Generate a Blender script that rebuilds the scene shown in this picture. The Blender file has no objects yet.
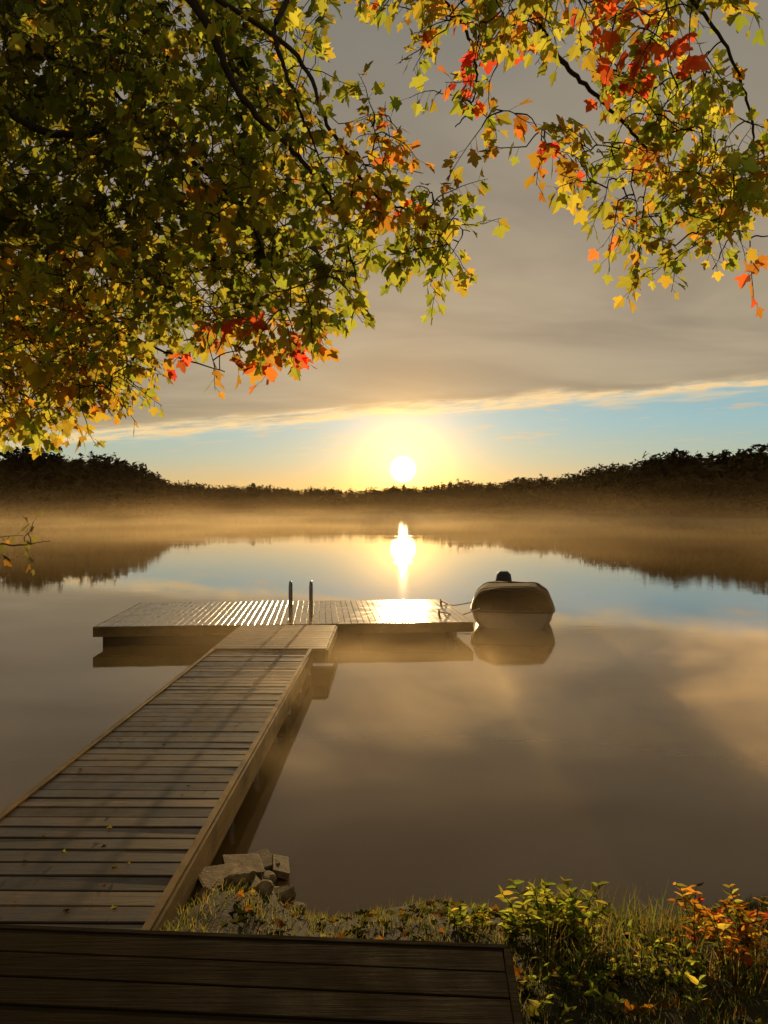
import bpy, math, random
import numpy as np
from mathutils import Vector, Matrix
random.seed(7); rng=np.random.default_rng(7)
scn=bpy.context.scene
F=760.0; CAMZ=3.05
# ---------------------------------------------------------------- helpers
def W(px,row,d):
    """bearing / elevation survey reading + distance -> world position"""
    return np.array([(px-384)*d/F, d, CAMZ+(509-row)*d/F])
def new_mat(name):
    m=bpy.data.materials.new(name); m.use_nodes=True
    nt=m.node_tree; nt.nodes.clear(); return m,nt
def link(nt,a,b): nt.links.new(a,b)
def mth(nt,op,a,b=None,c=None,clamp=False):
    n=nt.nodes.new('ShaderNodeMath'); n.operation=op; n.use_clamp=clamp
    for i,v in enumerate((a,b,c)):
        if v is None: continue
        if isinstance(v,(int,float)): n.inputs[i].default_value=v
        else: link(nt,v,n.inputs[i])
    return n.outputs[0]
def vm(nt,op,a,b=None):
    n=nt.nodes.new('ShaderNodeVectorMath'); n.operation=op
    for i,v in enumerate((a,b)):
        if v is None: continue
        if isinstance(v,(tuple,list)): n.inputs[i].default_value=v
        else: link(nt,v,n.inputs[i])
    return n
def mr(nt,v,a,b,c=0.,d=1.,smooth=False):
    n=nt.nodes.new('ShaderNodeMapRange'); n.clamp=True
    if smooth: n.interpolation_type='SMOOTHSTEP'
    link(nt,v,n.inputs[0])
    for i,x in enumerate((a,b,c,d)): n.inputs[i+1].default_value=x
    return n.outputs[0]
def mixc(nt,f,a,b,mode='MIX'):
    n=nt.nodes.new('ShaderNodeMix'); n.data_type='RGBA'; n.blend_type=mode
    for i,v in ((0,f),(6,a),(7,b)):
        if isinstance(v,(int,float)): n.inputs[i].default_value=v
        elif isinstance(v,(tuple,list)): n.inputs[i].default_value=(v[0],v[1],v[2],1)
        else: link(nt,v,n.inputs[i])
    return n.outputs[2]
def noise(nt,vec,scale,detail=3,rough=.5,dist=0.):
    n=nt.nodes.new('ShaderNodeTexNoise'); n.inputs['Scale'].default_value=scale
    n.inputs['Detail'].default_value=detail; n.inputs['Roughness'].default_value=rough
    n.inputs['Distortion'].default_value=dist
    if vec is not None: link(nt,vec,n.inputs['Vector'])
    return n.outputs['Fac']
def ramp(nt,f,stops):
    n=nt.nodes.new('ShaderNodeValToRGB'); e=n.color_ramp.elements
    while len(e)<len(stops): e.new(.5)
    for i,(p,c) in enumerate(stops): e[i].position=p; e[i].color=(c[0],c[1],c[2],1)
    link(nt,f,n.inputs[0]); return n.outputs[0]
def coord(nt,which='Object',scale=None):
    n=nt.nodes.new('ShaderNodeTexCoord').outputs[which]
    if scale is None: return n
    m=nt.nodes.new('ShaderNodeMapping'); m.inputs['Scale'].default_value=scale
    link(nt,n,m.inputs['Vector']); return m.outputs[0]
def bump(nt,h,strength,dist):
    n=nt.nodes.new('ShaderNodeBump'); n.inputs['Strength'].default_value=strength
    n.inputs['Distance'].default_value=dist; link(nt,h,n.inputs['Height']); return n.outputs[0]
def attr(nt,name):
    n=nt.nodes.new('ShaderNodeAttribute'); n.attribute_name=name; return n
def principled(nt,base,rough,spec=.5,metal=0.,normal=None,ior=None):
    b=nt.nodes.new('ShaderNodeBsdfPrincipled')
    for k,v in (('Base Color',base),('Roughness',rough),('Metallic',metal),('Specular IOR Level',spec)):
        if isinstance(v,(tuple,list)): b.inputs[k].default_value=(v[0],v[1],v[2],1)
        elif isinstance(v,(int,float)): b.inputs[k].default_value=v
        else: link(nt,v,b.inputs[k])
    if ior: b.inputs['IOR'].default_value=ior
    if normal is not None: link(nt,normal,b.inputs['Normal'])
    return b
def out(nt,sh,vol=None):
    o=nt.nodes.new('ShaderNodeOutputMaterial')
    if sh is not None: link(nt,sh,o.inputs['Surface'])
    if vol is not None: link(nt,vol,o.inputs['Volume'])

def np_mesh(name,verts,faces,mat=None,cols=None,parent=None,smooth=False):
    """faces: int array (n,k); cols: per-face rgb"""
    verts=np.asarray(verts,dtype=np.float32); faces=np.asarray(faces,dtype=np.int32)
    me=bpy.data.meshes.new(name); k=faces.shape[1]; n=len(faces)
    me.vertices.add(len(verts)); me.vertices.foreach_set('co',verts.ravel())
    me.loops.add(n*k); me.loops.foreach_set('vertex_index',faces.ravel())
    me.polygons.add(n); me.polygons.foreach_set('loop_start',np.arange(0,n*k,k,dtype=np.int32))
    me.polygons.foreach_set('loop_total',np.full(n,k,dtype=np.int32))
    me.polygons.foreach_set('use_smooth',np.full(n,smooth))
    me.update(calc_edges=True)
    if cols is not None:
        a=me.attributes.new('tint','FLOAT_COLOR','FACE')
        c=np.ones((n,4),dtype=np.float32); c[:,:3]=cols; a.data.foreach_set('color',c.ravel())
    if mat: me.materials.append(mat)
    o=bpy.data.objects.new(name,me); scn.collection.objects.link(o)
    if parent: o.parent=parent
    return o
def empty(name):
    o=bpy.data.objects.new(name,None); scn.collection.objects.link(o); return o

class Acc:
    def __init__(s): s.v=[]; s.f=[]; s.c=[]; s.n=0
    def add(s,v,f,c=(1,1,1)):
        v=np.asarray(v,float); f=np.asarray(f)
        s.v.append(v); s.f.append(f+s.n); s.n+=len(v)
        cc=np.asarray(c,float)
        if cc.ndim==1: cc=np.tile(cc,(len(f),1))
        s.c.append(cc)
    def make(s,name,mat,parent=None,smooth=False):
        return np_mesh(name,np.concatenate(s.v),np.concatenate(s.f),mat,np.concatenate(s.c),parent,smooth)
BOXF=np.array([[0,3,2,1],[4,5,6,7],[0,1,5,4],[1,2,6,5],[2,3,7,6],[3,0,4,7]])
def box(acc,cx,cy,cz,sx,sy,sz,yaw=0.,c=(1,1,1),tilt=(0,0),origin=(0,0),oyaw=0.,bev=0.):
    x,y,z=sx/2,sy/2,sz/2; b=bev
    if b:
        v=[];
        for zz,i in ((-z,b),(-z+b,0),(z-b,0),(z,b)):
            v+=[(-x+i,-y+i,zz),(x-i,-y+i,zz),(x-i,y-i,zz),(-x+i,y-i,zz)]
        f=[[0,3,2,1],[12,13,14,15]]
        for l in range(3):
            for i in range(4):
                j=(i+1)%4; f.append([l*4+i,l*4+j,l*4+4+j,l*4+4+i])
        v=np.array(v,float); f=np.array(f)
    else:
        v=np.array([(-x,-y,-z),(x,-y,-z),(x,y,-z),(-x,y,-z),(-x,-y,z),(x,-y,z),(x,y,z),(-x,y,z)],float); f=BOXF
    v[:,2]+=v[:,0]*tilt[0]+v[:,1]*tilt[1]
    def rot(v,a):
        ca,sa=math.cos(a),math.sin(a); r=v.copy()
        r[:,0]=v[:,0]*ca-v[:,1]*sa; r[:,1]=v[:,0]*sa+v[:,1]*ca; return r
    v=rot(v,yaw)+np.array([cx,cy,cz]); v=rot(v,oyaw)+np.array([origin[0],origin[1],0])
    acc.add(v,f,c)
def tube(acc,pts,radii,sides=6,c=(1,1,1)):
    pts=np.asarray(pts,float); n=len(pts)
    if np.isscalar(radii): radii=[radii]*n
    V=[];T=np.gradient(pts,axis=0)
    for i in range(n):
        t=T[i]/(np.linalg.norm(T[i])+1e-9)
        a=np.cross(t,(0,0,1.)) if abs(t[2])<.9 else np.cross(t,(1.,0,0))
        a/=np.linalg.norm(a); b=np.cross(t,a)
        for k in range(sides):
            q=2*math.pi*k/sides; V.append(pts[i]+radii[i]*(a*math.cos(q)+b*math.sin(q)))
    Fs=[]
    for i in range(n-1):
        for k in range(sides):
            k2=(k+1)%sides; Fs.append([i*sides+k,i*sides+k2,(i+1)*sides+k2,(i+1)*sides+k])
    V.append(pts[0]);V.append(pts[-1]); a0=n*sides; a1=a0+1
    for k in range(0,sides,2):
        Fs.append([a0,(k+2)%sides,(k+1)%sides,k]); o=(n-1)*sides
        Fs.append([a1,o+k,o+(k+1)%sides,o+(k+2)%sides])
    acc.add(V,Fs,c)
def spline(pts,n):
    """catmull-rom resample"""
    P=np.asarray(pts,float); P=np.vstack([2*P[0]-P[1],P,2*P[-1]-P[-2]])
    m=len(P)-3; o=[]
    for u in np.linspace(0,m-1e-6,n):
        i=int(u);t=u-i;p0,p1,p2,p3=P[i:i+4]
        o.append(.5*((2*p1)+(-p0+p2)*t+(2*p0-5*p1+4*p2-p3)*t*t+(-p0+3*p1-3*p2+p3)*t**3))
    return np.array(o)
# ---------------------------------------------------------------- sun + sky
EL=math.radians(3.0); AZ=math.radians(1.43)
SD=(math.sin(AZ)*math.cos(EL),math.cos(AZ)*math.cos(EL),math.sin(EL))
w=bpy.data.worlds.new("World"); scn.world=w; w.use_nodes=True
nt=w.node_tree; nt.nodes.clear()
d=vm(nt,'NORMALIZE',nt.nodes.new('ShaderNodeTexCoord').outputs['Generated']).outputs[0]
sep=nt.nodes.new('ShaderNodeSeparateXYZ'); link(nt,d,sep.inputs[0]); X,Y,Z=sep.outputs
sky=nt.nodes.new('ShaderNodeTexSky'); sky.sky_type='NISHITA'; sky.sun_disc=False
sky.sun_elevation=EL; sky.sun_rotation=AZ; sky.dust_density=.6; sky.air_density=1.0; sky.ozone_density=2.
bgA=nt.nodes.new('ShaderNodeBackground'); bgA.inputs[1].default_value=0.05
link(nt,mixc(nt,1.,sky.outputs[0],(.30,.36,.5),'MULTIPLY'),bgA.inputs[0])
ang=vm(nt,'DISTANCE',d,SD).outputs['Value']
clear=ramp(nt,mr(nt,Z,0,.5),[(0,(.64,.36,.11)),(.06,(.55,.38,.17)),(.13,(.38,.43,.33)),(.22,(.27,.44,.46)),(.45,(.20,.33,.38)),(1,(.12,.16,.20))])
# signed distance to the cloud-deck edge (great circle)
s=mth(nt,'SUBTRACT',mth(nt,'SUBTRACT',Z,mth(nt,'MULTIPLY',X,.074)),mth(nt,'MULTIPLY',mth(nt,'ABSOLUTE',Y),.1275))
cb=nt.nodes.new('ShaderNodeCombineXYZ'); link(nt,mth(nt,'MULTIPLY',X,5.),cb.inputs[0]); link(nt,mth(nt,'MULTIPLY',s,42.),cb.inputs[1]); link(nt,Y,cb.inputs[2])
n1=noise(nt,cb.outputs[0],1.3,3,.6,.4)
n2=noise(nt,cb.outputs[0],3.5,4,.65,0.)
sn=mth(nt,'ADD',s,mth(nt,'MULTIPLY',mth(nt,'SUBTRACT',n1,.5),.035))
mask=mr(nt,sn,-.004,.010,0,1,True)
zz=mth(nt,'ADD',mth(nt,'MAXIMUM',Z,0.),.12)
cp=nt.nodes.new('ShaderNodeCombineXYZ'); link(nt,mth(nt,'DIVIDE',X,zz),cp.inputs[0]); link(nt,mth(nt,'MULTIPLY',mth(nt,'DIVIDE',Y,zz),1.6),cp.inputs[1])
mp=nt.nodes.new('ShaderNodeMapping'); mp.inputs['Rotation'].default_value=(0,0,.35); link(nt,cp.outputs[0],mp.inputs[0])
n3=noise(nt,mp.outputs[0],.8,4,.55,.5)
ccol=mixc(nt,mr(nt,n3,.32,.68,0,1,True),(.275,.205,.115),(.40,.310,.180))
ccol=mixc(nt,mr(nt,Z,.28,.66),ccol,(.185,.180,.145))
col=mixc(nt,mask,clear,ccol)
rim=mth(nt,'EXPONENT',mth(nt,'MULTIPLY',mth(nt,'POWER',mth(nt,'ABSOLUTE',mth(nt,'DIVIDE',mth(nt,'ADD',sn,.001),.0085)),2.),-1.))
rim=mth(nt,'MULTIPLY',rim,mr(nt,n2,.34,.58))
col=mixc(nt,mth(nt,'MULTIPLY',rim,.9,clamp=True),col,(.95,.62,.24))
st=mth(nt,'MULTIPLY',mr(nt,n2,.56,.70),mr(nt,s,-.10,-.02,.0,.6))
col=mixc(nt,mth(nt,'MULTIPLY',st,mth(nt,'SUBTRACT',1.,mask)),col,(.70,.44,.18))
g1=mth(nt,'MULTIPLY',mth(nt,'EXPONENT',mth(nt,'DIVIDE',ang,-.032)),4.0)
g2=mth(nt,'MULTIPLY',mth(nt,'EXPONENT',mth(nt,'DIVIDE',ang,-.13)),.36)
g2=mth(nt,'MULTIPLY',g2,mr(nt,mask,0,1,1,.65))
dsc=mth(nt,'MULTIPLY',mr(nt,ang,.018,.007,0,1,True),40.)
def scl(v,c):
    n=nt.nodes.new('ShaderNodeVectorMath'); n.operation='SCALE'; n.inputs[0].default_value=c; link(nt,v,n.inputs['Scale']); return n.outputs[0]
tot=vm(nt,'ADD',col,scl(g1,(1.,.50,.09))).outputs[0]
tot=vm(nt,'ADD',tot,scl(g2,(1.,.44,.07))).outputs[0]
tot=vm(nt,'ADD',tot,scl(dsc,(1.,.80,.40))).outputs[0]
bgB=nt.nodes.new('ShaderNodeBackground'); bgB.inputs[1].default_value=1.0; link(nt,tot,bgB.inputs[0])
ad=nt.nodes.new('ShaderNodeAddShader'); link(nt,bgA.outputs[0],ad.inputs[0]); link(nt,bgB.outputs[0],ad.inputs[1])
wo=nt.nodes.new('ShaderNodeOutputWorld'); link(nt,ad.outputs[0],wo.inputs[0])
sl=bpy.data.lights.new('sun','SUN'); sl.energy=5.0; sl.angle=math.radians(.6); sl.color=(1.,.64,.28)
so=bpy.data.objects.new('sun',sl); scn.collection.objects.link(so)
so.rotation_mode='QUATERNION'; so.rotation_quaternion=Vector(SD).to_track_quat('Z','Y')
# ---------------------------------------------------------------- camera
cam=bpy.data.cameras.new('camera'); co=bpy.data.objects.new('camera',cam); scn.collection.objects.link(co)
cam.sensor_fit='VERTICAL'; cam.sensor_height=36; cam.lens=36*F/1024; cam.clip_end=8000; cam.clip_start=.05
co.location=(0,0,CAMZ); co.rotation_euler=(math.radians(90-.23),0,0); scn.camera=co
scn.view_settings.view_transform='Standard'; scn.view_settings.look='None'; scn.view_settings.exposure=0
# ---------------------------------------------------------------- terrain
def shore_d(b):
    """far shore distance as function of bearing (radians, 0=+Y, + = right)"""
    deg=np.degrees(b)
    xs=[-180,-95,-60,-40,-27,-22,-17.5,-15.5,-12,-5,3,8,15,22,27,40,60,95,180]
    ys=[60,120,170,215,235,240,260,370,430,450,420,370,300,255,235,215,170,120,60]
    return np.interp(deg,xs,ys)
def near_shore(x):
    return 5.7+.10*np.sin(x*2.1+.5)+.06*np.sin(x*5.3)+.75*np.exp(-((x+1.08)/.30)**2)+.02*x*x*np.exp(-np.abs(x)/6)
def ground_z(x,y):
    ns=near_shore(x); t=ns-y
    zn=np.where(t>0, .42*(1-np.exp(-t/1.0))+.10*np.maximum(t,0)**.9, np.maximum(t*.22,-1.6))
    zn=np.minimum(zn,1.6)
    r=np.hypot(x,y); b=np.arctan2(x,y); D=shore_d(b); q=r-D; e=1-np.exp(-np.maximum(q,0)/35)
    zf=np.where(q>0, .15+7.5*e + 1.2*np.sin(x*.013)*np.cos(y*.011)*e, np.maximum(q*.1,-1.6))
    z=np.maximum(zn,zf)
    z=z+np.where(z>.05,.018*np.sin(x*7.1+y*3)*np.sin(y*6.3-x*2)+.012*np.sin(x*17)*np.sin(y*15),0)*np.exp(-r/30)
    return z
radii=np.concatenate([[.0],np.linspace(.4,9,60),np.geomspace(9.5,3500,90)]); NA=420
A=np.linspace(0,2*np.pi,NA,endpoint=False)
rr,aa=np.meshgrid(radii,A,indexing='ij'); gx=rr*np.sin(aa); gy=rr*np.cos(aa)+2.5
gz=ground_z(gx,gy); gv=np.stack([gx,gy,gz],-1).reshape(-1,3)
i,j=np.meshgrid(np.arange(len(radii)-1),np.arange(NA),indexing='ij'); j2=(j+1)%NA
gf=np.stack([i*NA+j,i*NA+j2,(i+1)*NA+j2,(i+1)*NA+j],-1).reshape(-1,4)
m,t=new_mat('ground_mat'); cc=coord(t)
gcol=mixc(t,noise(t,cc,3.,6,.6),(.018,.013,.005),(.040,.029,.010))
gcol=mixc(t,mr(t,noise(t,cc,14.,4,.6),.45,.65),gcol,(.030,.034,.008))
out(t,principled(t,gcol,.9,.12,normal=bump(t,noise(t,cc,22.,5,.7),.6,.03)).outputs[0])
np_mesh('ground',gv,gf,m,smooth=True)
# ---------------------------------------------------------------- water
m,t=new_mat('water_mat')
c1=coord(t,'Object',(.55,1.5,1)); h1=noise(t,c1,1.1,2,.5,.6); c2=coord(t,'Object',(.8,2.0,1)); h2=noise(t,c2,5.,2,.5)
big=mr(t,noise(t,coord(t,'Object',(.03,.09,1)),1.,3,.6),.40,.62)
h=mth(t,'ADD',mth(t,'MULTIPLY',h1,.35),mth(t,'MULTIPLY',mth(t,'MULTIPLY',h2,.40),big))
bp=bump(t,h,.35,.007)
b=principled(t,(.150,.082,.020),.02,.5,normal=bp,ior=1.40)
out(t,b.outputs[0])
rw=np.concatenate([[.01],np.geomspace(3,3000,24)]); NW=96; A2=np.linspace(0,2*np.pi,NW,endpoint=False)
rr,aa=np.meshgrid(rw,A2,indexing='ij'); wv=np.stack([rr*np.sin(aa),rr*np.cos(aa)+5,0*rr],-1).reshape(-1,3)
i,j=np.meshgrid(np.arange(len(rw)-1),np.arange(NW),indexing='ij'); j2=(j+1)%NW
wf=np.stack([i*NW+j,i*NW+j2,(i+1)*NW+j2,(i+1)*NW+j],-1).reshape(-1,4)[:, ::-1]
np_mesh('lake_water',wv,wf,m)
# ---------------------------------------------------------------- far forest
def forest():
    V=[];C=[]
    N=4200
    b=rng.uniform(math.radians(-62),math.radians(62),N*3); D=shore_d(b)
    keep=rng.random(N*3)<D/450; b=b[keep][:N]; D=D[keep][:N]; N=len(b)
    row=rng.integers(0,5,N); r=D+2+row*6+rng.uniform(-3,3,N)
    x=r*np.sin(b); y=r*np.cos(b); z=ground_z(x,y)
    hm_=np.interp(np.degrees(b),[-60,-27,-21,-17.3,-15.8,-5,0,3,8,12,20,27,40,60],[1.2,1.22,1.42,1.3,.95,1.02,.98,.98,1.08,1.24,1.38,1.58,1.4,1.2])
    for k in range(N):
        edge=.6 if row[k]==0 else 1.
        H=hm_[k]*rng.uniform(9.5,12.8)*edge*(1+.08*math.sin(b[k]*23)+.06*math.sin(b[k]*71+1))
        if rng.random()<.03 and not (-.02<b[k]<.07): H*=1.12
        con=rng.random()<.40
        if con: H*=1.05; R=H*.19
        else: R=H*.33
        n=64
        u=rng.random(n)**(.8)
        if con:
            hh=.05+.95*u; rad=R*(1.02-hh)*rng.uniform(.3,1.1,n)
        else:
            hh=.10+.90*u; rad=R*np.sqrt(np.maximum(0,1-((hh-.55)/.47)**2))*rng.uniform(.3,1.12,n)
        th=rng.uniform(0,6.283,n)
        P=np.stack([x[k]+rad*np.cos(th),y[k]+rad*np.sin(th),z[k]+hh*H],-1)
        s=(.11 if con else .14)*H*rng.uniform(.6,1.25,n)*(1.25-.8*u)
        for q in range(3):
            V.append(P+rng.normal(0,1,(n,3))*s[:,None]*np.array([.65,.6,.45]))
        base=np.array([.030,.024,.010]) if con else np.array([[.042,.032,.012],[.055,.034,.011],[.040,.033,.012]][rng.integers(0,3)])
        C.append(base*rng.uniform(.8,1.1,(n,1)))
    Vs=np.stack([np.concatenate(V[q::3]) for q in range(3)],1).reshape(-1,3)
    return Vs,np.arange(len(Vs)).reshape(-1,3),np.concatenate(C)
V,Fc,C=forest()
m,t=new_mat('forest_mat')
df=t.nodes.new('ShaderNodeBsdfDiffuse'); link(t,attr(t,'tint').outputs['Color'],df.inputs[0])
out(t,df.outputs[0]); np_mesh('distant_forest',V,Fc,m,C)
# ---------------------------------------------------------------- mist
def mist(name,x0,x1,y0,y1,z0,z1,dens,g,hfall,sc,lo,hi,step=1.,mn=.05,det=1.,ef=.38,dist=.5):
    a=Acc(); box(a,(x0+x1)/2,(y0+y1)/2,(z0+z1)/2,x1-x0,y1-y0,z1-z0)
    m,t=new_mat(name+'_mat')
    vs=t.nodes.new('ShaderNodeVolumeScatter'); vs.inputs['Color'].default_value=(1,.76,.42,1); vs.inputs['Anisotropy'].default_value=g
    gp=t.nodes.new('ShaderNodeNewGeometry').outputs['Position']
    mp=t.nodes.new('ShaderNodeMapping'); mp.inputs['Scale'].default_value=sc; link(t,gp,mp.inputs[0])
    nn=mr(t,noise(t,mp.outputs[0],1.,det,.6,dist),lo,hi,mn,1)
    sp=t.nodes.new('ShaderNodeSeparateXYZ'); link(t,gp,sp.inputs[0])
    fall=mth(t,'EXPONENT',mth(t,'DIVIDE',sp.outputs[2],-hfall))
    ex=mr(t,mth(t,'ABSOLUTE',mth(t,'SUBTRACT',sp.outputs[0],(x0+x1)/2)),(x1-x0)*.5,(x1-x0)*.32,0,1,True)
    ey=mr(t,mth(t,'ABSOLUTE',mth(t,'SUBTRACT',sp.outputs[1],(y0+y1)/2)),(y1-y0)*.5,(y1-y0)*ef,0,1,True)
    dn=mth(t,'MULTIPLY',mth(t,'MULTIPLY',nn,fall),dens)
    link(t,mth(t,'MULTIPLY',dn,mth(t,'MULTIPLY',ex,ey)),vs.inputs['Density'])
    out(t,None,vs.outputs[0])
    try: m.cycles.volume_step_rate=step
    except Exception: pass
    return a.make(name,m)
mist('lake_mist',-420,420,24,520,.03,9,.010,.45,1.6,(.035,.055,.30),.42,.60,1.5,.10,1.,.38,0.)
mist('near_mist',-5.5,21,6.8,18.0,.03,1.5,.30,.45,.44,(.34,.46,.8),.45,.66,1.6,.0,2.,.25)
# ---------------------------------------------------------------- wood
def wood(name,c0,c1,grain,rough0,rough1,spec=.5):
    m,t=new_mat(name); cc=coord(t,'Object',grain)
    at=attr(t,'tint').outputs['Color']
    g=noise(t,cc,1.,5,.65,.3)
    col=mixc(t,mr(t,g,.3,.7),c0,c1); col=mixc(t,1.,col,at,'MULTIPLY')
    blot=noise(t,coord(t),2.3,4,.6)
    col=mixc(t,mr(t,blot,.42,.7,0,.6),col,(.02,.015,.008))
    rg=mr(t,noise(t,coord(t),3.1,4,.6),.35,.65,rough0,rough1)
    out(t,principled(t,col,rg,spec,normal=bump(t,g,.4,.004)).outputs[0]); return m
wX=wood('dock_wood_x',(.070,.041,.013),(.18,.110,.038),(2.5,40,40),.34,.6,.4)
wY=wood('dock_wood_y',(.08,.053,.021),(.17,.112,.045),(40,2.5,40),.13,.30)
wF=wood('dock_fascia',(.19,.11,.028),(.37,.22,.055),(6,3,50),.6,.8,.3)
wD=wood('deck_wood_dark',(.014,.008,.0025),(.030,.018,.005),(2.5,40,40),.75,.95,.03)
mt,t=new_mat('steel_mat'); out(t,principled(t,(.22,.2,.17),.3,.5,.8).outputs[0])
dock=empty('wooden_dock')
DZ=.45
def tint(a=.75,b=1.2): 
    k=rng.uniform(a,b); return (k*rng.uniform(.97,1.03),k,k*rng.uniform(.92,1.03))
wy=-math.radians(.65)
walk=Acc(); y=4.15; org=(-2.36,4.15)
L=14.0-4.15; bw=.205; n=int(L/bw); bw=L/n
for k in range(n):
    box(walk,rng.uniform(-.006,.006),(k+.5)*bw,DZ-.02+rng.uniform(-.004,.004),1.80,bw-.020,.04,rng.uniform(-.002,.002),tint(.55,1.35),(rng.uniform(-.003,.003),rng.uniform(-.025,.025)),org,wy,.006)
walk.make('walkway_boards',wX,dock)
fr=Acc()
for sx in (-.915,.915):
    box(fr,sx,L/2,DZ-.145,.04,L,.27,0,tint(.95,1.1),(0,0),org,wy,.004)
    box(fr,sx*.975,L/2,DZ+.0165,.055,L,.022,0,(1.1,1.05,.95),(0,0),org,wy,.003)
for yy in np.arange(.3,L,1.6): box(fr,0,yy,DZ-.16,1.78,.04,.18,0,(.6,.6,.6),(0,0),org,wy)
sec=Acc(); n2=int(2.85/.205); b2=2.85/n2
for k in range(n2):
    box(sec,-2.12+rng.uniform(-.005,.005),14.01+(k+.5)*b2,DZ+.005,2.10,b2-.018,.04,0,tint(.7,1.3),(0,rng.uniform(-.015,.015)),(0,0),0,.004)
sec.make('section_boards',wX,dock)
for sx in (-3.19,-1.05): box(fr,sx,15.43,DZ-.11,.04,2.84,.22,0,(.8,.8,.8),bev=.004)
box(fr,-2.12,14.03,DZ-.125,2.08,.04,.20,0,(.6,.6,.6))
PO=(-6.38,16.78); PYAW=math.radians(4.8); PW=8.42; PD=4.35
pl=Acc(); nb=int(PW/.145); pb=PW/nb
for k in range(nb):
    box(pl,(k+.5)*pb,PD/2+rng.uniform(-.008,.008),DZ-.02+rng.uniform(-.003,.003),pb-.01,PD,.04,0,tint(.6,1.25),(rng.uniform(-.003,.003),rng.uniform(-.0006,.0006)),PO,PYAW,.004)
pl.make('platform_boards',wY,dock)
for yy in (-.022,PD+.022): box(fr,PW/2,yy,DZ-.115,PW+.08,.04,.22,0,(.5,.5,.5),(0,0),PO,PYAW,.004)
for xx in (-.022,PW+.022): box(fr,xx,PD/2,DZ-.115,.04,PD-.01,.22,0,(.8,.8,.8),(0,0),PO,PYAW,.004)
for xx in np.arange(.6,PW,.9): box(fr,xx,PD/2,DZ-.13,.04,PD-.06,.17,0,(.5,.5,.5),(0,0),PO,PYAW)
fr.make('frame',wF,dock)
ps=Acc()
for k in range(7):
    for sx in (-.86,.86):
        yy=5.9+k*1.35-4.15; a=wy; X0=org[0]+sx*math.cos(a)-yy*math.sin(a); Y0=org[1]+sx*math.sin(a)+yy*math.cos(a)
        tube(ps,[(X0,Y0,-1.5),(X0,Y0,DZ-.05)],.035,8)
for px_,py_ in ((.3,.3),(4,.3),(8.1,.3),(.3,4),(4,4),(8.1,4)):
    a=PYAW; X0=PO[0]+px_*math.cos(a)-py_*math.sin(a); Y0=PO[1]+px_*math.sin(a)+py_*math.cos(a)
    tube(ps,[(X0,Y0,-1.6),(X0,Y0,DZ-.05)],.04,8)
ps.make('posts',mt,dock)
fm,t=new_mat('float_mat'); out(t,principled(t,(.02,.015,.01),.8,.1).outputs[0])
fl=Acc()
for xx in (1.1,2.9,4.9,6.9):
    for yy in (.55,3.5): box(fl,xx,yy,.07,1.92,.95,.36,0,(1,1,1),(0,0),PO,PYAW,.05)
fl.make('floats',fm,dock)
lad=empty('swim_ladder'); la=Acc()
for lx in (-2.2,-1.72):
    tube(la,spline([(lx,17.75,-.9),(lx,17.75,.3),(lx,17.75,1.18),(lx,17.80,1.30),(lx,17.9,1.33),(lx,18.0,1.28),(lx,18.03,1.1),(lx,18.03,DZ)],26),.030,8)
for zz_ in (-.6,-.3,0.,.2): tube(la,[(-2.2,17.75,zz_),(-1.72,17.75,zz_)],.018,6)
la.make('rails',mt,lad,True)
for kx,ky in ((1.35,18.6),(1.55,20.7)):
    ce=empty('dock_cleat'); a=Acc()
    tube(a,spline([(kx,ky-.16,DZ+.11),(kx,ky-.07,DZ+.085),(kx,ky+.07,DZ+.085),(kx,ky+.16,DZ+.11)],8),.022,6)
    for s_ in (-.04,.04): box(a,kx,ky+s_,DZ+.04,.05,.035,.08)
    a.make('horn',mt,ce)
# ---------------------------------------------------------------- foreground deck
fd=empty('foreground_deck'); a=Acc(); DO=(.62,3.97); dy_=math.radians(-4.)
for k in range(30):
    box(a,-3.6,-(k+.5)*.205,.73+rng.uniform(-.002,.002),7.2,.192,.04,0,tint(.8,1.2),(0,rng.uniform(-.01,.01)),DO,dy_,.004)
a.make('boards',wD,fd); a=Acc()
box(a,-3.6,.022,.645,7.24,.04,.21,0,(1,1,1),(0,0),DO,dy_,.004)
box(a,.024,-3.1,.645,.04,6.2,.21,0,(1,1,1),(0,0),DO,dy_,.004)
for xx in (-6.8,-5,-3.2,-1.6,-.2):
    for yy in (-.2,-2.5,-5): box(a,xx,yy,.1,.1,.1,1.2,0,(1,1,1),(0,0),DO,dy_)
a.make('frame',wD,fd)
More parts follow.
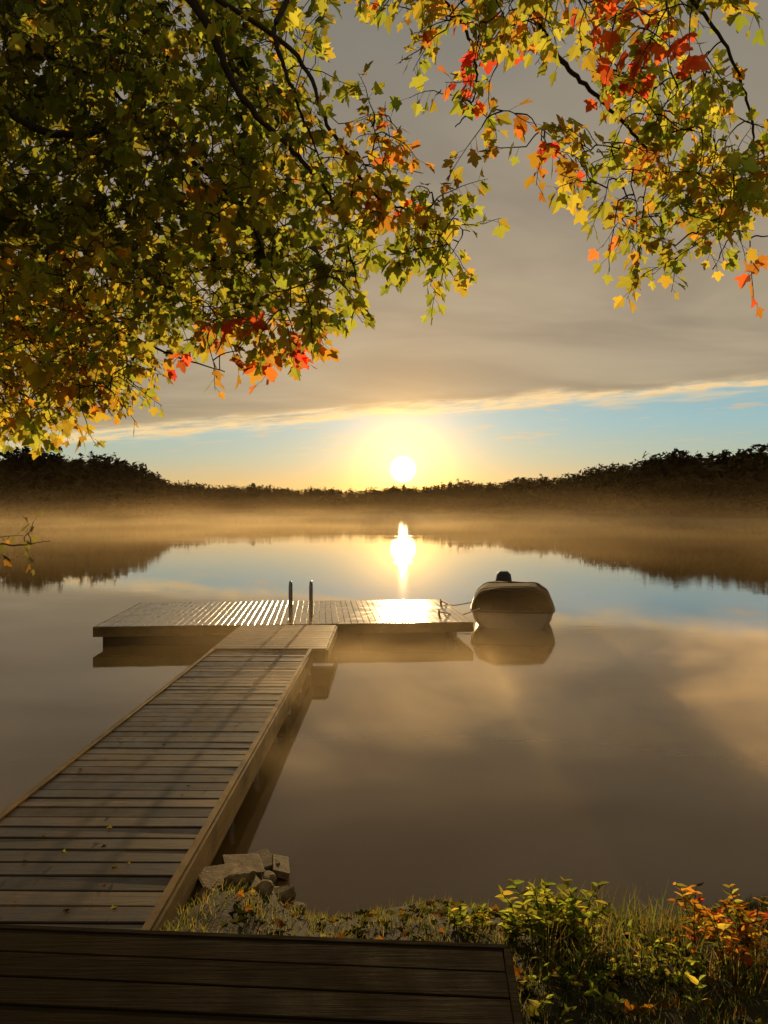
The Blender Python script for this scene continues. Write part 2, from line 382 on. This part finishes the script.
# ---------------------------------------------------------------- boat
boat=empty('covered_motorboat'); BOATM=[]
hm,t=new_mat('hull_mat'); out(t,principled(t,mixc(t,noise(t,coord(t),6.,3),(.20,.165,.12),(.28,.23,.17)),.45,.3).outputs[0])
cm,t=new_mat('canvas_mat'); nn=noise(t,coord(t,'Object',(1,1,2.5)),4.,4,.6)
out(t,principled(t,mixc(t,nn,(.030,.018,.009),(.060,.038,.020)),.95,.04,normal=bump(t,nn,.6,.05)).outputs[0])
bm_,t=new_mat('rubrail_mat'); out(t,principled(t,(.018,.014,.01),.6).outputs[0])
def loft(name,secs,mat,closed_ends=True):
    S=len(secs[0]); v=np.concatenate(secs); f=[]
    for i in range(len(secs)-1):
        for k in range(S-1): f.append([i*S+k,i*S+k+1,(i+1)*S+k+1,(i+1)*S+k])
    a=Acc(); v=list(map(tuple,v))
    if closed_ends:
        for e in (0,len(secs)-1):
            ring=np.linalg.norm(secs[e][0]-secs[e][-1])<1e-6
            c=np.mean(secs[e],axis=0) if ring else (secs[e][0]+secs[e][-1])/2
            base=len(v)
            v+= [tuple(q) for q in secs[e]]; v.append(tuple(c)); ci=len(v)-1
            for k in range(0,S-1,2):
                k2=min(k+2,S-1); f.append([ci,base+k,base+k+1,base+k2])
    a.add(v,f); o=a.make(name,mat,boat,True); BOATM.append(o); return o
BX,BY=3.27,19.35
ys=[0,.05,.16,.40,.9,1.6,2.6,3.6,4.6,5.2]; hw=[.90,.97,1.02,1.05,1.07,1.08,1.09,1.08,1.05,1.03]
kz=[.02,-.03,-.08,-.13,-.18,-.22,-.24,-.25,-.25,-.25]
hs=[];cs=[]
ch=[.36,.45,.51,.54,.53,.51,.50,.42,.32,.24]
for i,yv in enumerate(ys):
    w_=hw[i]; k=kz[i]
    half=[(w_,.46),(w_*.985,.34),(w_*.94,.18),(w_*.84,.04),(w_*.55,-.05+k*.5),(0,-.06+k)]
    pts=[(BX+p,BY+yv,q) for p,q in half]+[(BX-p,BY+yv,q) for p,q in half[-2::-1]]
    hs.append(np.array(pts))
    H=ch[i]; prof=[]
    for q in np.linspace(0,math.pi,21):
        cx=math.copysign(abs(math.cos(q))**.42,math.cos(q)); sz=abs(math.sin(q))**.55
        sag=.020*math.sin(q*7+i)
        prof.append((BX+cx*(w_*1.012)*(1-.15*sz),BY+yv-(.0 if i else .02)+.14*sz*(1 if i<2 else 0),.44+H*sz+sag*sz))
    cs.append(np.array(prof))
loft('hull',hs,hm); loft('canvas_cover',cs,cm)
a=Acc(); rail=[(BX+hw[i]*1.01,BY+ys[i],.43) for i in range(len(ys))]; rl=[(BX-hw[i]*1.01,BY+ys[i],.43) for i in range(len(ys))]
tube(a,spline(rl[::-1]+[(BX,BY-.05,.43)]+rail,50),.030,6); BOATM.append(a.make('rub_rail',bm_,boat,True))
a=Acc()
for i in (2,4,6,8):
    tube(a,cs[i]+np.array([0,0,.004]),.010,4)
for sx in (-.55,0,.55): tube(a,[(BX+sx,BY-.035,.43),(BX+sx,BY-.03,.60)],.008,4)
BOATM.append(a.make('cover_straps',bm_,boat,True))
secs=[]
for z0,wx,wl in ((.5,.14,.2),(.62,.24,.3),(.90,.26,.33),(1.10,.23,.29),(1.20,.13,.18)):
    secs.append(np.array([(BX-.28+wx*math.cos(q),BY+5.45+wl*math.sin(q),z0-.18) for q in np.linspace(0,2*math.pi,13)]))
for s_ in secs: s_[-1]=s_[0]
loft('outboard_motor',secs,bm_)
a=Acc(); box(a,BX-.28,BY+5.45,.05,.14,.22,1.0,bev=.03); box(a,BX-.28,BY+5.45,-.35,.1,.5,.1,bev=.03); BOATM.append(a.make('motor_leg',bm_,boat))
MB=Matrix.Translation((BX,BY,0))@Matrix.Rotation(-math.radians(9.6),4,'Z')@Matrix.Translation((-BX,-BY,0))
for o in BOATM: o.data.transform(MB)
a=Acc(); 
tube(a,spline([(1.37,18.6,DZ+.08),(1.75,18.9,.42),(2.0,19.2,.38),(2.45,19.45,.5)],14),.014,6)
tube(a,spline([(1.57,20.7,DZ+.08),(1.9,20.9,.40),(2.55,21.3,.45)],12),.014,6)
rm,t=new_mat('rope_mat'); out(t,principled(t,(.45,.4,.3),.8).outputs[0]); a.make('mooring_rope',rm,boat)
# ---------------------------------------------------------------- rocks / slabs
def rock(name,x,y,z,sx,sy,sz,yaw,tx,ty,mat,seed,flat=False):
    r=np.random.default_rng(seed); me=bpy.data.meshes.new(name)
    import bmesh; bm=bmesh.new()
    if flat: bmesh.ops.create_cube(bm,size=2); bmesh.ops.bevel(bm,geom=bm.edges[:],offset=.10,segments=2,affect='EDGES',profile=.6)
    else: bmesh.ops.create_icosphere(bm,subdivisions=3,radius=1)
    ph=r.uniform(0,6,6)
    for v in bm.verts:
        c=v.co; 
        k=1+(.05 if flat else .16)*(math.sin(c.x*2.7+ph[0])*math.sin(c.y*3.1+ph[1])+.6*math.sin(c.z*5+ph[2])*math.cos(c.x*4.3+ph[3]))+r.normal(0,.014)
        v.co=c*k
        if not flat:
            for ax in range(3): v.co[ax]=max(-.78,min(.78,v.co[ax]))
    M=Matrix.Translation((x,y,z))@Matrix.Rotation(yaw,4,'Z')@Matrix.Rotation(tx,4,'X')@Matrix.Rotation(ty,4,'Y')@Matrix.Diagonal((sx,sy,sz,1))
    bm.transform(M); bm.to_mesh(me); bm.free(); me.materials.append(mat)
    o=bpy.data.objects.new(name,me); scn.collection.objects.link(o); return o
rk,t=new_mat('stone_mat'); cc=coord(t); rc=mixc(t,mr(t,noise(t,cc,11.,6,.65),.3,.7),(.07,.045,.018),(.26,.17,.07))
out(t,principled(t,rc,.85,.15,normal=bump(t,noise(t,cc,30.,5,.7),.7,.012)).outputs[0])
for (px,rw_,d_,sx,sy,sz,yaw,tx,ty) in ((220,893,5.80,.17,.20,.025,.45,-.06,.06),(243,871,6.12,.15,.19,.025,.30,-.04,.08),(259,854,6.45,.13,.18,.025,.5,-.07,-.05),(280,858,6.38,.07,.17,.025,.15,-.05,.30)):
    p=W(px,rw_,d_); g0=max(0.,float(ground_z(np.array(p[0]),np.array(p[1])))); rock('stone_slab',p[0],p[1],g0+.045,sx,sy,sz,yaw,tx,ty,rk,int(px),True)
for (px,rw_,d_,s_) in ((240,903,5.6,.10),(280,900,5.75,.10),(262,910,5.5,.08),(205,910,5.5,.07),(296,910,5.6,.06),(266,885,6.0,.08),(232,880,6.1,.07)):
    p=W(px,rw_,d_); g0=max(0.,float(ground_z(np.array(p[0]),np.array(p[1])))); rock('shore_rock',p[0],p[1],g0+.01,s_*1.4,s_,s_*.6,px,0,.1,rk,int(px))
# ---------------------------------------------------------------- leaves
half=[(0,-.38),(.28,-.43),(.32,-.22),(.48,-.12),(.60,.14),(.42,.13),(.26,.14),(.24,.34),(0,.62)]
ol=half+[(-x,y) for x,y in half[-2:0:-1]]
LB=np.array([(0,-.02,0)]+[(x,y,.22*abs(x)-.10*y*y) for x,y in ol])
LF=np.array([[0,k+1,(k+1)%len(ol)+1] for k in range(len(ol))])
OB=np.array([(0,0,0),(0,-.5,0),(.16,-.25,.05),(.2,.05,.06),(.1,.35,.03),(0,.6,-.06),(-.1,.35,.03),(-.2,.05,.06),(-.16,-.25,.05)])
OF=np.array([[0,k+1,(k+1)%8+1] for k in range(8)])
def leaf_arr(P,tip,nrm,size,cols,B=LB,Fb=LF):
    P=np.asarray(P);tip=np.asarray(tip);nrm=np.asarray(nrm);size=np.asarray(size)
    y=tip/np.linalg.norm(tip,axis=1,keepdims=True)
    x=np.cross(y,nrm); x/=np.linalg.norm(x,axis=1,keepdims=True)+1e-9; z=np.cross(x,y)
    R=np.stack([x,y,z],1)
    b=B.copy(); b=np.tile(b,(len(P),1,1)); b[:,:,2]*=rng.uniform(-.6,2.2,(len(P),1)); b[:,:,0]*=rng.uniform(.8,1.1,(len(P),1))
    V=np.einsum('nki,nij->nkj',b,R)*size[:,None,None]+(P+y*size[:,None]*.38)[:,None,:]
    F_=Fb[None]+(np.arange(len(P))*len(B))[:,None,None]
    C_=np.repeat(np.asarray(cols),len(Fb),axis=0)
    return V.reshape(-1,3),F_.reshape(-1,3),C_
def leafmat(name,tr,gain=1.):
    m,t=new_mat(name); at=attr(t,'tint').outputs['Color']
    df=t.nodes.new('ShaderNodeBsdfDiffuse'); link(t,mixc(t,1.,at,(.35,.35,.35),'MULTIPLY'),df.inputs[0])
    tl=t.nodes.new('ShaderNodeBsdfTranslucent'); link(t,mixc(t,1.,at,(gain,gain,gain),'MULTIPLY'),tl.inputs[0])
    mx=t.nodes.new('ShaderNodeMixShader'); mx.inputs[0].default_value=tr
    link(t,df.outputs[0],mx.inputs[1]); link(t,tl.outputs[0],mx.inputs[2]); out(t,mx.outputs[0]); return m
lm=leafmat('maple_leaf_mat',.72,1.2)
bk,t=new_mat('bark_mat'); cc=coord(t,'Object',(14,14,3)); bn=noise(t,cc,1.,5,.65)
out(t,principled(t,mixc(t,bn,(.035,.026,.018),(.09,.07,.05)),.85,.2,normal=bump(t,bn,.8,.03)).outputs[0])
PAL={'g':[(.38,.45,.05),(.30,.38,.05),(.46,.47,.06),(.24,.33,.04)],'y':[(.61,.51,.06),(.53,.49,.06),(.47,.47,.06),(.63,.46,.05)],
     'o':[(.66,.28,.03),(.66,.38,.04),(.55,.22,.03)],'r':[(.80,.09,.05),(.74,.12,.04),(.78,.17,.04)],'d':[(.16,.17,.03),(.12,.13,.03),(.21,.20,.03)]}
def pick(mix):
    r_=rng.random(); acc_=0
    for k,p in mix:
        acc_+=p
        if r_<acc_: break
    c=np.array(PAL[k][rng.integers(0,len(PAL[k]))]); return c*rng.uniform(.75,1.2)
maple=empty('maple_tree'); br=Acc()
LP=[];LT=[];LN=[];LS=[];LC=[]
def twig(start,dirn,length,nl,mix,ls):
    dirn=dirn/np.linalg.norm(dirn); pts=[start]
    dd=dirn.copy(); p=start.copy(); seg=5
    for i in range(seg):
        dd=dd+np.array([0,0,-.10])+rng.normal(0,.16,3); dd/=np.linalg.norm(dd); p=p+dd*length/seg; pts.append(p.copy())
    tube(br,pts,np.linspace(.0035,.0015,len(pts)),4,(1,1,1))
    pts=np.array(pts)
    cb_=pick(mix)
    for i in range(nl):
        u=(.1+.9*(i+.5)/nl)*seg; k=min(int(u),seg-1); q=pts[k]+(pts[k+1]-pts[k])*(u-k)
        t_=pts[k+1]-pts[k]; t_/=np.linalg.norm(t_)
        side=np.cross(t_,rng.normal(0,1,3)); side/=np.linalg.norm(side)
        tip=t_*.5+side*.9+np.array([0,0,-.55]); tip/=np.linalg.norm(tip)
        nr=np.array([0,-.45,.6])+rng.normal(0,.65,3)
        pl_=rng.uniform(.03,.07)
        LP.append(q+tip*pl_); LT.append(tip+np.array([0,0,-.25])); LN.append(nr); LS.append(ls*rng.uniform(.6,1.2)); 
        LC.append((cb_*.6+pick(mix)*.4)*rng.uniform(.8,1.2))
        tube(br,[q,q+tip*pl_],.001,4)
    return pts
T0=np.array([-3.4,1.4,.5])
trunk=spline([T0,(-3.3,1.45,2.0),(-3.25,1.6,4.0),(-3.0,1.8,6.0),(-2.7,2.1,8.5),(-2.6,2.3,11)],26)
tube(br,trunk,np.linspace(.27,.06,26)+np.exp(-np.arange(26)/1.5)*.12,12)
limbs=[]
def limb(base_i,pts,r0,r1,n=26):
    P=[trunk[base_i]]+[W(*p) for p in pts]; S=spline(P,n*2); 
    S[1:-1]+=rng.normal(0,.004,(2*n-2,3)); tube(br,S,r1+(r0-r1)*np.linspace(1,0,2*n)**1.3,6); limbs.append(S); return S
limb(13,[(60,-110,4.5),(190,0,4.6),(240,95,4.8),(310,170,5),(338,215,5.1),(362,300,5.2)],.045,.005,40)
limb(14,[(250,-60,4.3),(275,40,4.4),(300,110,4.5),(322,165,4.7)],.03,.005)
limb(11,[(-80,60,5),(40,130,5.3),(150,140,5.6),(235,200,5.8),(270,270,6),(300,350,6)],.045,.005,36)
limb(9,[(-80,250,6),(60,300,6.3),(160,350,6.5),(225,372,6.6)],.035,.005)
limb(8,[(-80,330,5.5),(0,380,5.7),(60,415,5.8)],.03,.005)
L6=limb(15,[(300,-260,3.2),(430,-120,3.6),(520,-5,3.8),(560,60,3.9),(610,110,4),(655,160,4.1),(688,210,4.2)],.030,.005,44)
L7=limb(16,[(380,-330,3.2),(560,-150,3.5),(650,-50,3.6),(720,40,3.8),(750,120,4),(745,200,4.1),(712,270,4.2)],.022,.003,44)
limb(15,[(300,-160,3.9),(380,-60,4),(455,15,4.1),(476,70,4.1),(470,110,4.15),(455,128,4.2)],.02,.003,34)
limb(14,[(250,20,4.6),(330,130,4.7),(375,195,4.8),(420,215,4.8),(470,232,4.9)],.02,.003,34)
limb(12,[(-100,-60,5),(20,40,5.5),(110,90,6),(180,170,6.4),(210,260,6.6)],.035,.005,34)
limb(12,[(-250,60,4),(-180,300,4.3),(-120,380,4.6)],.03,.005,24)
limb(17,[(200,-500,3.2),(500,-420,3.4)],.04,.006,24)
limb(5,[(-220,520,4.2),(-60,535,4.9),(10,545,5.1),(50,541,5.2)],.02,.003,24)
SK=np.zeros((60000,3)); sk_n=0
def addsk(P):
    global sk_n
    SK[sk_n:sk_n+len(P)]=P; sk_n+=len(P)
for S in limbs: addsk(S[len(S)//4:])
def inpoly(x,y,poly):
    c=False; n=len(poly); j=n-1
    for i in range(n):
        xi,yi=poly[i]; xj,yj=poly[j]
        if (yi>y)!=(yj>y) and x<(xj-xi)*(y-yi)/(yj-yi)+xi: c=not c
        j=i
    return c
TG=[]
def region(poly,ntw,d0,d1,mixf,ls,nl=(6,10),tl=(.20,.36)):
    xs=[p[0] for p in poly]; ys_=[p[1] for p in poly]; k=0
    while k<ntw:
        x=rng.uniform(min(xs),max(xs)); y=rng.uniform(min(ys_),max(ys_))
        if not inpoly(x,y,poly): continue
        k+=1; d_=rng.uniform(d0,d1)
        TG.append((W(x,y-10,d_),mixf(x,y),ls*rng.uniform(.85,1.15),rng.integers(*nl),rng.uniform(*tl)))
def grow():
    """space-colonisation style: every new twig hooks onto the nearest wood already grown"""
    P=np.array([t_[0] for t_ in TG]); n=len(P)
    best=np.full(n,1e9); arg=np.zeros(n,int)
    S0=SK[:sk_n]
    for i in range(n):
        dd=((S0-P[i])**2).sum(1); arg[i]=np.argmin(dd); best[i]=dd[arg[i]]
    done=np.zeros(n,bool)
    for _ in range(n):
        k=int(np.argmin(np.where(done,1e18,best))); done[k]=True
        p=P[k]; q=SK[arg[k]].copy(); dist=float(np.linalg.norm(p-q)); st0=sk_n
        if dist>.05:
            mid=(p+q)/2+np.array([0,0,.14*dist])+rng.normal(0,.08*dist,3)
            S=spline([q,mid,p],6); tube(br,S,np.linspace(.0065 if dist>.3 else .0048,.0035,6),4); dr=S[-1]-S[-2]; addsk(S[1:])
        else: dr=rng.normal(0,1,3); 
        dr=dr/(np.linalg.norm(dr)+1e-6)
        _,mix,ls,nl,tl=TG[k]
        pt=twig(p,dr+rng.normal(0,.5,3),tl,nl,mix,ls); addsk(pt[1:3])
        new=SK[st0:sk_n]
        d2=((P[:,None,:]-new[None])**2).sum(2); a_=np.argmin(d2,1); m_=d2[np.arange(n),a_]; up=m_<best
        best[up]=m_[up]; arg[up]=a_[up]+st0
def mixL(x,y):
    if y>330 and x>170: return [('r',.28),('o',.22),('y',.2),('g',.30)]
    if x<130 and y>250: return [('y',.42),('g',.38),('o',.20)]
    if x>335 and y<210: return [('o',.25),('y',.28),('r',.12),('g',.35)]
    if x>370: return [('g',.60),('y',.32),('o',.08)]
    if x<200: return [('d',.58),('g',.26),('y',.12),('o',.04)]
    return [('g',.52),('y',.22),('d',.20),('o',.06)]
main=[(-60,-60),(325,-60),(325,40),(318,95),(335,140),(350,200),(362,250),(352,300),(330,318),(312,365),(240,368),(190,355),(140,330),(140,380),(95,395),(50,420),(0,440),(-60,440)]
region(main,820,4.5,6.6,mixL,.096)
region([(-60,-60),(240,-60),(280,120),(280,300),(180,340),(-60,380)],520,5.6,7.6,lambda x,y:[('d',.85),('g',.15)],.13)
region([(-60,250),(120,290),(150,380),(60,425),(-60,445)],190,4.8,6.2,lambda x,y:[('y',.45),('o',.20),('g',.35)],.065)
region([(345,165),(372,150),(400,195),(465,195),(482,232),(440,290),(395,250),(352,215)],50,4.6,5.0,mixL,.090)
region([(335,125),(385,120),(415,155),(375,185),(340,160)],9,4.5,4.9,mixL,.080)
mixR=lambda x,y:[('g',.54),('y',.32),('o',.08),('r',.06)]
region([(372,-60),(430,-60),(520,-60),(640,-60),(735,-60),(735,0),(680,20),(590,25),(520,35),(450,48),(395,15)],110,3.6,4.2,mixR,.076)
region([(585,60),(660,50),(740,70),(765,150),(755,190),(690,185),(620,130)],60,3.8,4.3,mixR,.076)
region([(455,70),(500,70),(505,120),(480,150),(445,140)],7,4.0,4.2,lambda x,y:[('r',.3),('o',.3),('g',.4)],.073)
region([(510,140),(550,135),(555,165),(520,175)],4,4.0,4.2,lambda x,y:[('r',.5),('g',.3),('o',.2)],.075)
region([(575,140),(620,130),(690,190),(760,180),(755,240),(700,275),(655,265),(610,225),(575,190)],60,3.9,4.35,mixR,.076)
region([(610,20),(650,10),(715,10),(690,45),(620,50)],9,3.5,3.7,lambda x,y:[('r',.9),('o',.1)],.076)
region([(470,20),(495,20),(495,50),(470,50)],2,3.8,4.0,lambda x,y:[('r',1.)],.08)
region([(745,235),(768,235),(768,262),(745,262)],2,4,4.2,lambda x,y:[('r',.6),('g',.4)],.08)
region([(-30,540),(45,545),(45,556),(-30,556)],7,4.9,5.3,lambda x,y:[('d',.8),('o',.2)],.06,(4,7),(.12,.2))
region([(-400,-300),(700,-300),(820,-120),(760,-70),(-60,-70),(-70,430),(-400,400)],240,3.6,6.5,lambda x,y:[('g',.6),('y',.4)],.12)
grow()
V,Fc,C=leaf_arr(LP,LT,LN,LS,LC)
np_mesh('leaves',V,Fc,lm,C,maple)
br.make('trunk_and_branches',bk,maple,True)
print('leaves',len(LP))
# ---------------------------------------------------------------- grass, litter, shrubs
gm=leafmat('grass_mat',.6,1.1)
def grass(name,n,xr,yf,hr,pal,wd=.006):
    x=rng.uniform(xr[0],xr[1],n); y=yf(x,rng.random(n)); 
    cl=np.sin(x*6.3+1)*np.sin(y*7.7)+np.sin(x*13+y*5)*.5; keep=rng.random(n)<(.55+.4*cl); x=x[keep];y=y[keep]; n=len(x)
    z=ground_z(x,y); P=np.stack([x,y,z-.01],-1); h=rng.uniform(hr[0],hr[1],n)
    th=rng.uniform(0,6.283,n); ln=rng.uniform(.1,.75,n)*h; dx=np.stack([np.cos(th),np.sin(th),0*th],-1)
    sx=np.stack([-np.sin(th+.8),np.cos(th+.8),0*th],-1)*wd
    up=np.array([0,0,1.])
    p1=P+up*(h*.55)[:,None]+dx*(ln*.3)[:,None]; p2=P+up*(h*.95)[:,None]+dx*ln[:,None]
    V=np.stack([P-sx,P+sx,p1+sx*.8,p1-sx*.8,p2+sx*.1,p2-sx*.1],1).reshape(-1,3)
    b_=np.arange(n)[:,None]*6
    Fq=np.concatenate([b_+[0,1,2,3],b_+[3,2,4,5]],0)
    c=np.array(pal)[rng.integers(0,len(pal),n)]*rng.uniform(.5,1.2,(n,1))
    np_mesh(name,V,Fq,gm,np.concatenate([c,c]))
gp=[(.20,.22,.04),(.28,.25,.05),(.14,.17,.03),(.34,.24,.07)]
def shore_y(x,u):
    keep=np.minimum(near_shore(x),5.75); return keep+.02-u*2.6
grass('shore_grass',20000,(-2.0,3.6),shore_y,(.03,.10),gp,.003)
grass('tall_grass',1300,(.9,2.1),lambda x,u: near_shore(x)-.35-u*1.3,(.12,.30),gp,.004)
n=800; x=rng.uniform(-1.0,3.2,n); y=np.minimum(near_shore(x),5.8)-rng.uniform(.25,2.6,n); z=ground_z(x,y)+.018+rng.uniform(0,.02,n)
cols=np.array([pick([('o',.4),('y',.2),('d',.4)])*.6 for _ in range(n)])
V,Fc,C=leaf_arr(np.stack([x,y,z],-1),np.stack([rng.normal(0,1,n),rng.normal(0,1,n),rng.normal(0,.15,n)],-1),np.array([0,0,1.])+rng.normal(0,.3,(n,3)),rng.uniform(.04,.08,n),cols)
np_mesh('fallen_leaves',V,Fc,lm,C)
n=70; x=rng.uniform(-3.1,-1.6,n); y=4.6+9*rng.random(n)**1.3; 
V,Fc,C=leaf_arr(np.stack([x,y,np.full(n,DZ+.012)],-1),np.stack([rng.normal(0,1,n),rng.normal(0,1,n),0*x],-1),np.array([0,0,1.])+rng.normal(0,.15,(n,3)),rng.uniform(.025,.05,n),np.array([pick([('o',.3),('y',.4),('d',.3)])*.6 for _ in range(n)]))
np_mesh('dock_leaves',V,Fc,lm,C)
def shrub(name,cx,cy,nst,hr,spread,mix,ls,nl):
    e=empty(name); a=Acc(); P=[];T=[];N_=[];S_=[];C_=[]
    for k in range(nst):
        x0=cx+rng.normal(0,spread*.35); y0=cy+rng.normal(0,spread*.35); z0=float(ground_z(np.array(x0),np.array(y0)))
        h=rng.uniform(*hr); th=rng.uniform(0,6.283); ln=rng.uniform(.1,.5)*h
        tp=np.array([x0+ln*math.cos(th)*1.4,y0+ln*math.sin(th),z0+h]); 
        S=spline([(x0,y0,z0-.02),((x0+tp[0])/2-.02*math.cos(th),(y0+tp[1])/2,z0+h*.6),tp],8); tube(a,S,np.linspace(.004,.0018,8),4)
        for i in range(nl):
            u=.25+.75*(i+.5)/nl; q=S[min(int(u*7.99),7)]
            aa_=i*2.4+rng.normal(0,.3); tip=np.array([math.cos(aa_),math.sin(aa_),rng.uniform(-.1,.6)])
            P.append(q);T.append(tip);N_.append(np.array([0,-.3,1.])+rng.normal(0,.5,3));S_.append(ls*rng.uniform(.6,1.2)*(1.1-.4*u));C_.append(pick(mix))
    V,Fc,C=leaf_arr(P,T,N_,S_,C_,OB,OF); np_mesh('foliage',V,Fc,lm,C,e); a.make('stems',bk,e)
shrub('leafy_shrub',1.06,4.75,32,(.12,.34),.38,[('g',.65),('y',.2),('d',.15)],.10,16)
shrub('red_shrub',2.12,4.50,40,(.14,.40),.46,[('o',.50),('r',.10),('y',.15),('d',.25)],.085,14)
shrub('weed_plant',.65,4.9,18,(.06,.16),.35,[('g',.5),('y',.2),('d',.3)],.08,9)
shrub('weed_plant',1.5,4.2,24,(.06,.2),.5,[('g',.4),('y',.2),('d',.4)],.08,9)
shrub('weed_plant',.95,3.9,18,(.05,.13),.35,[('g',.4),('d',.5),('o',.1)],.07,9)
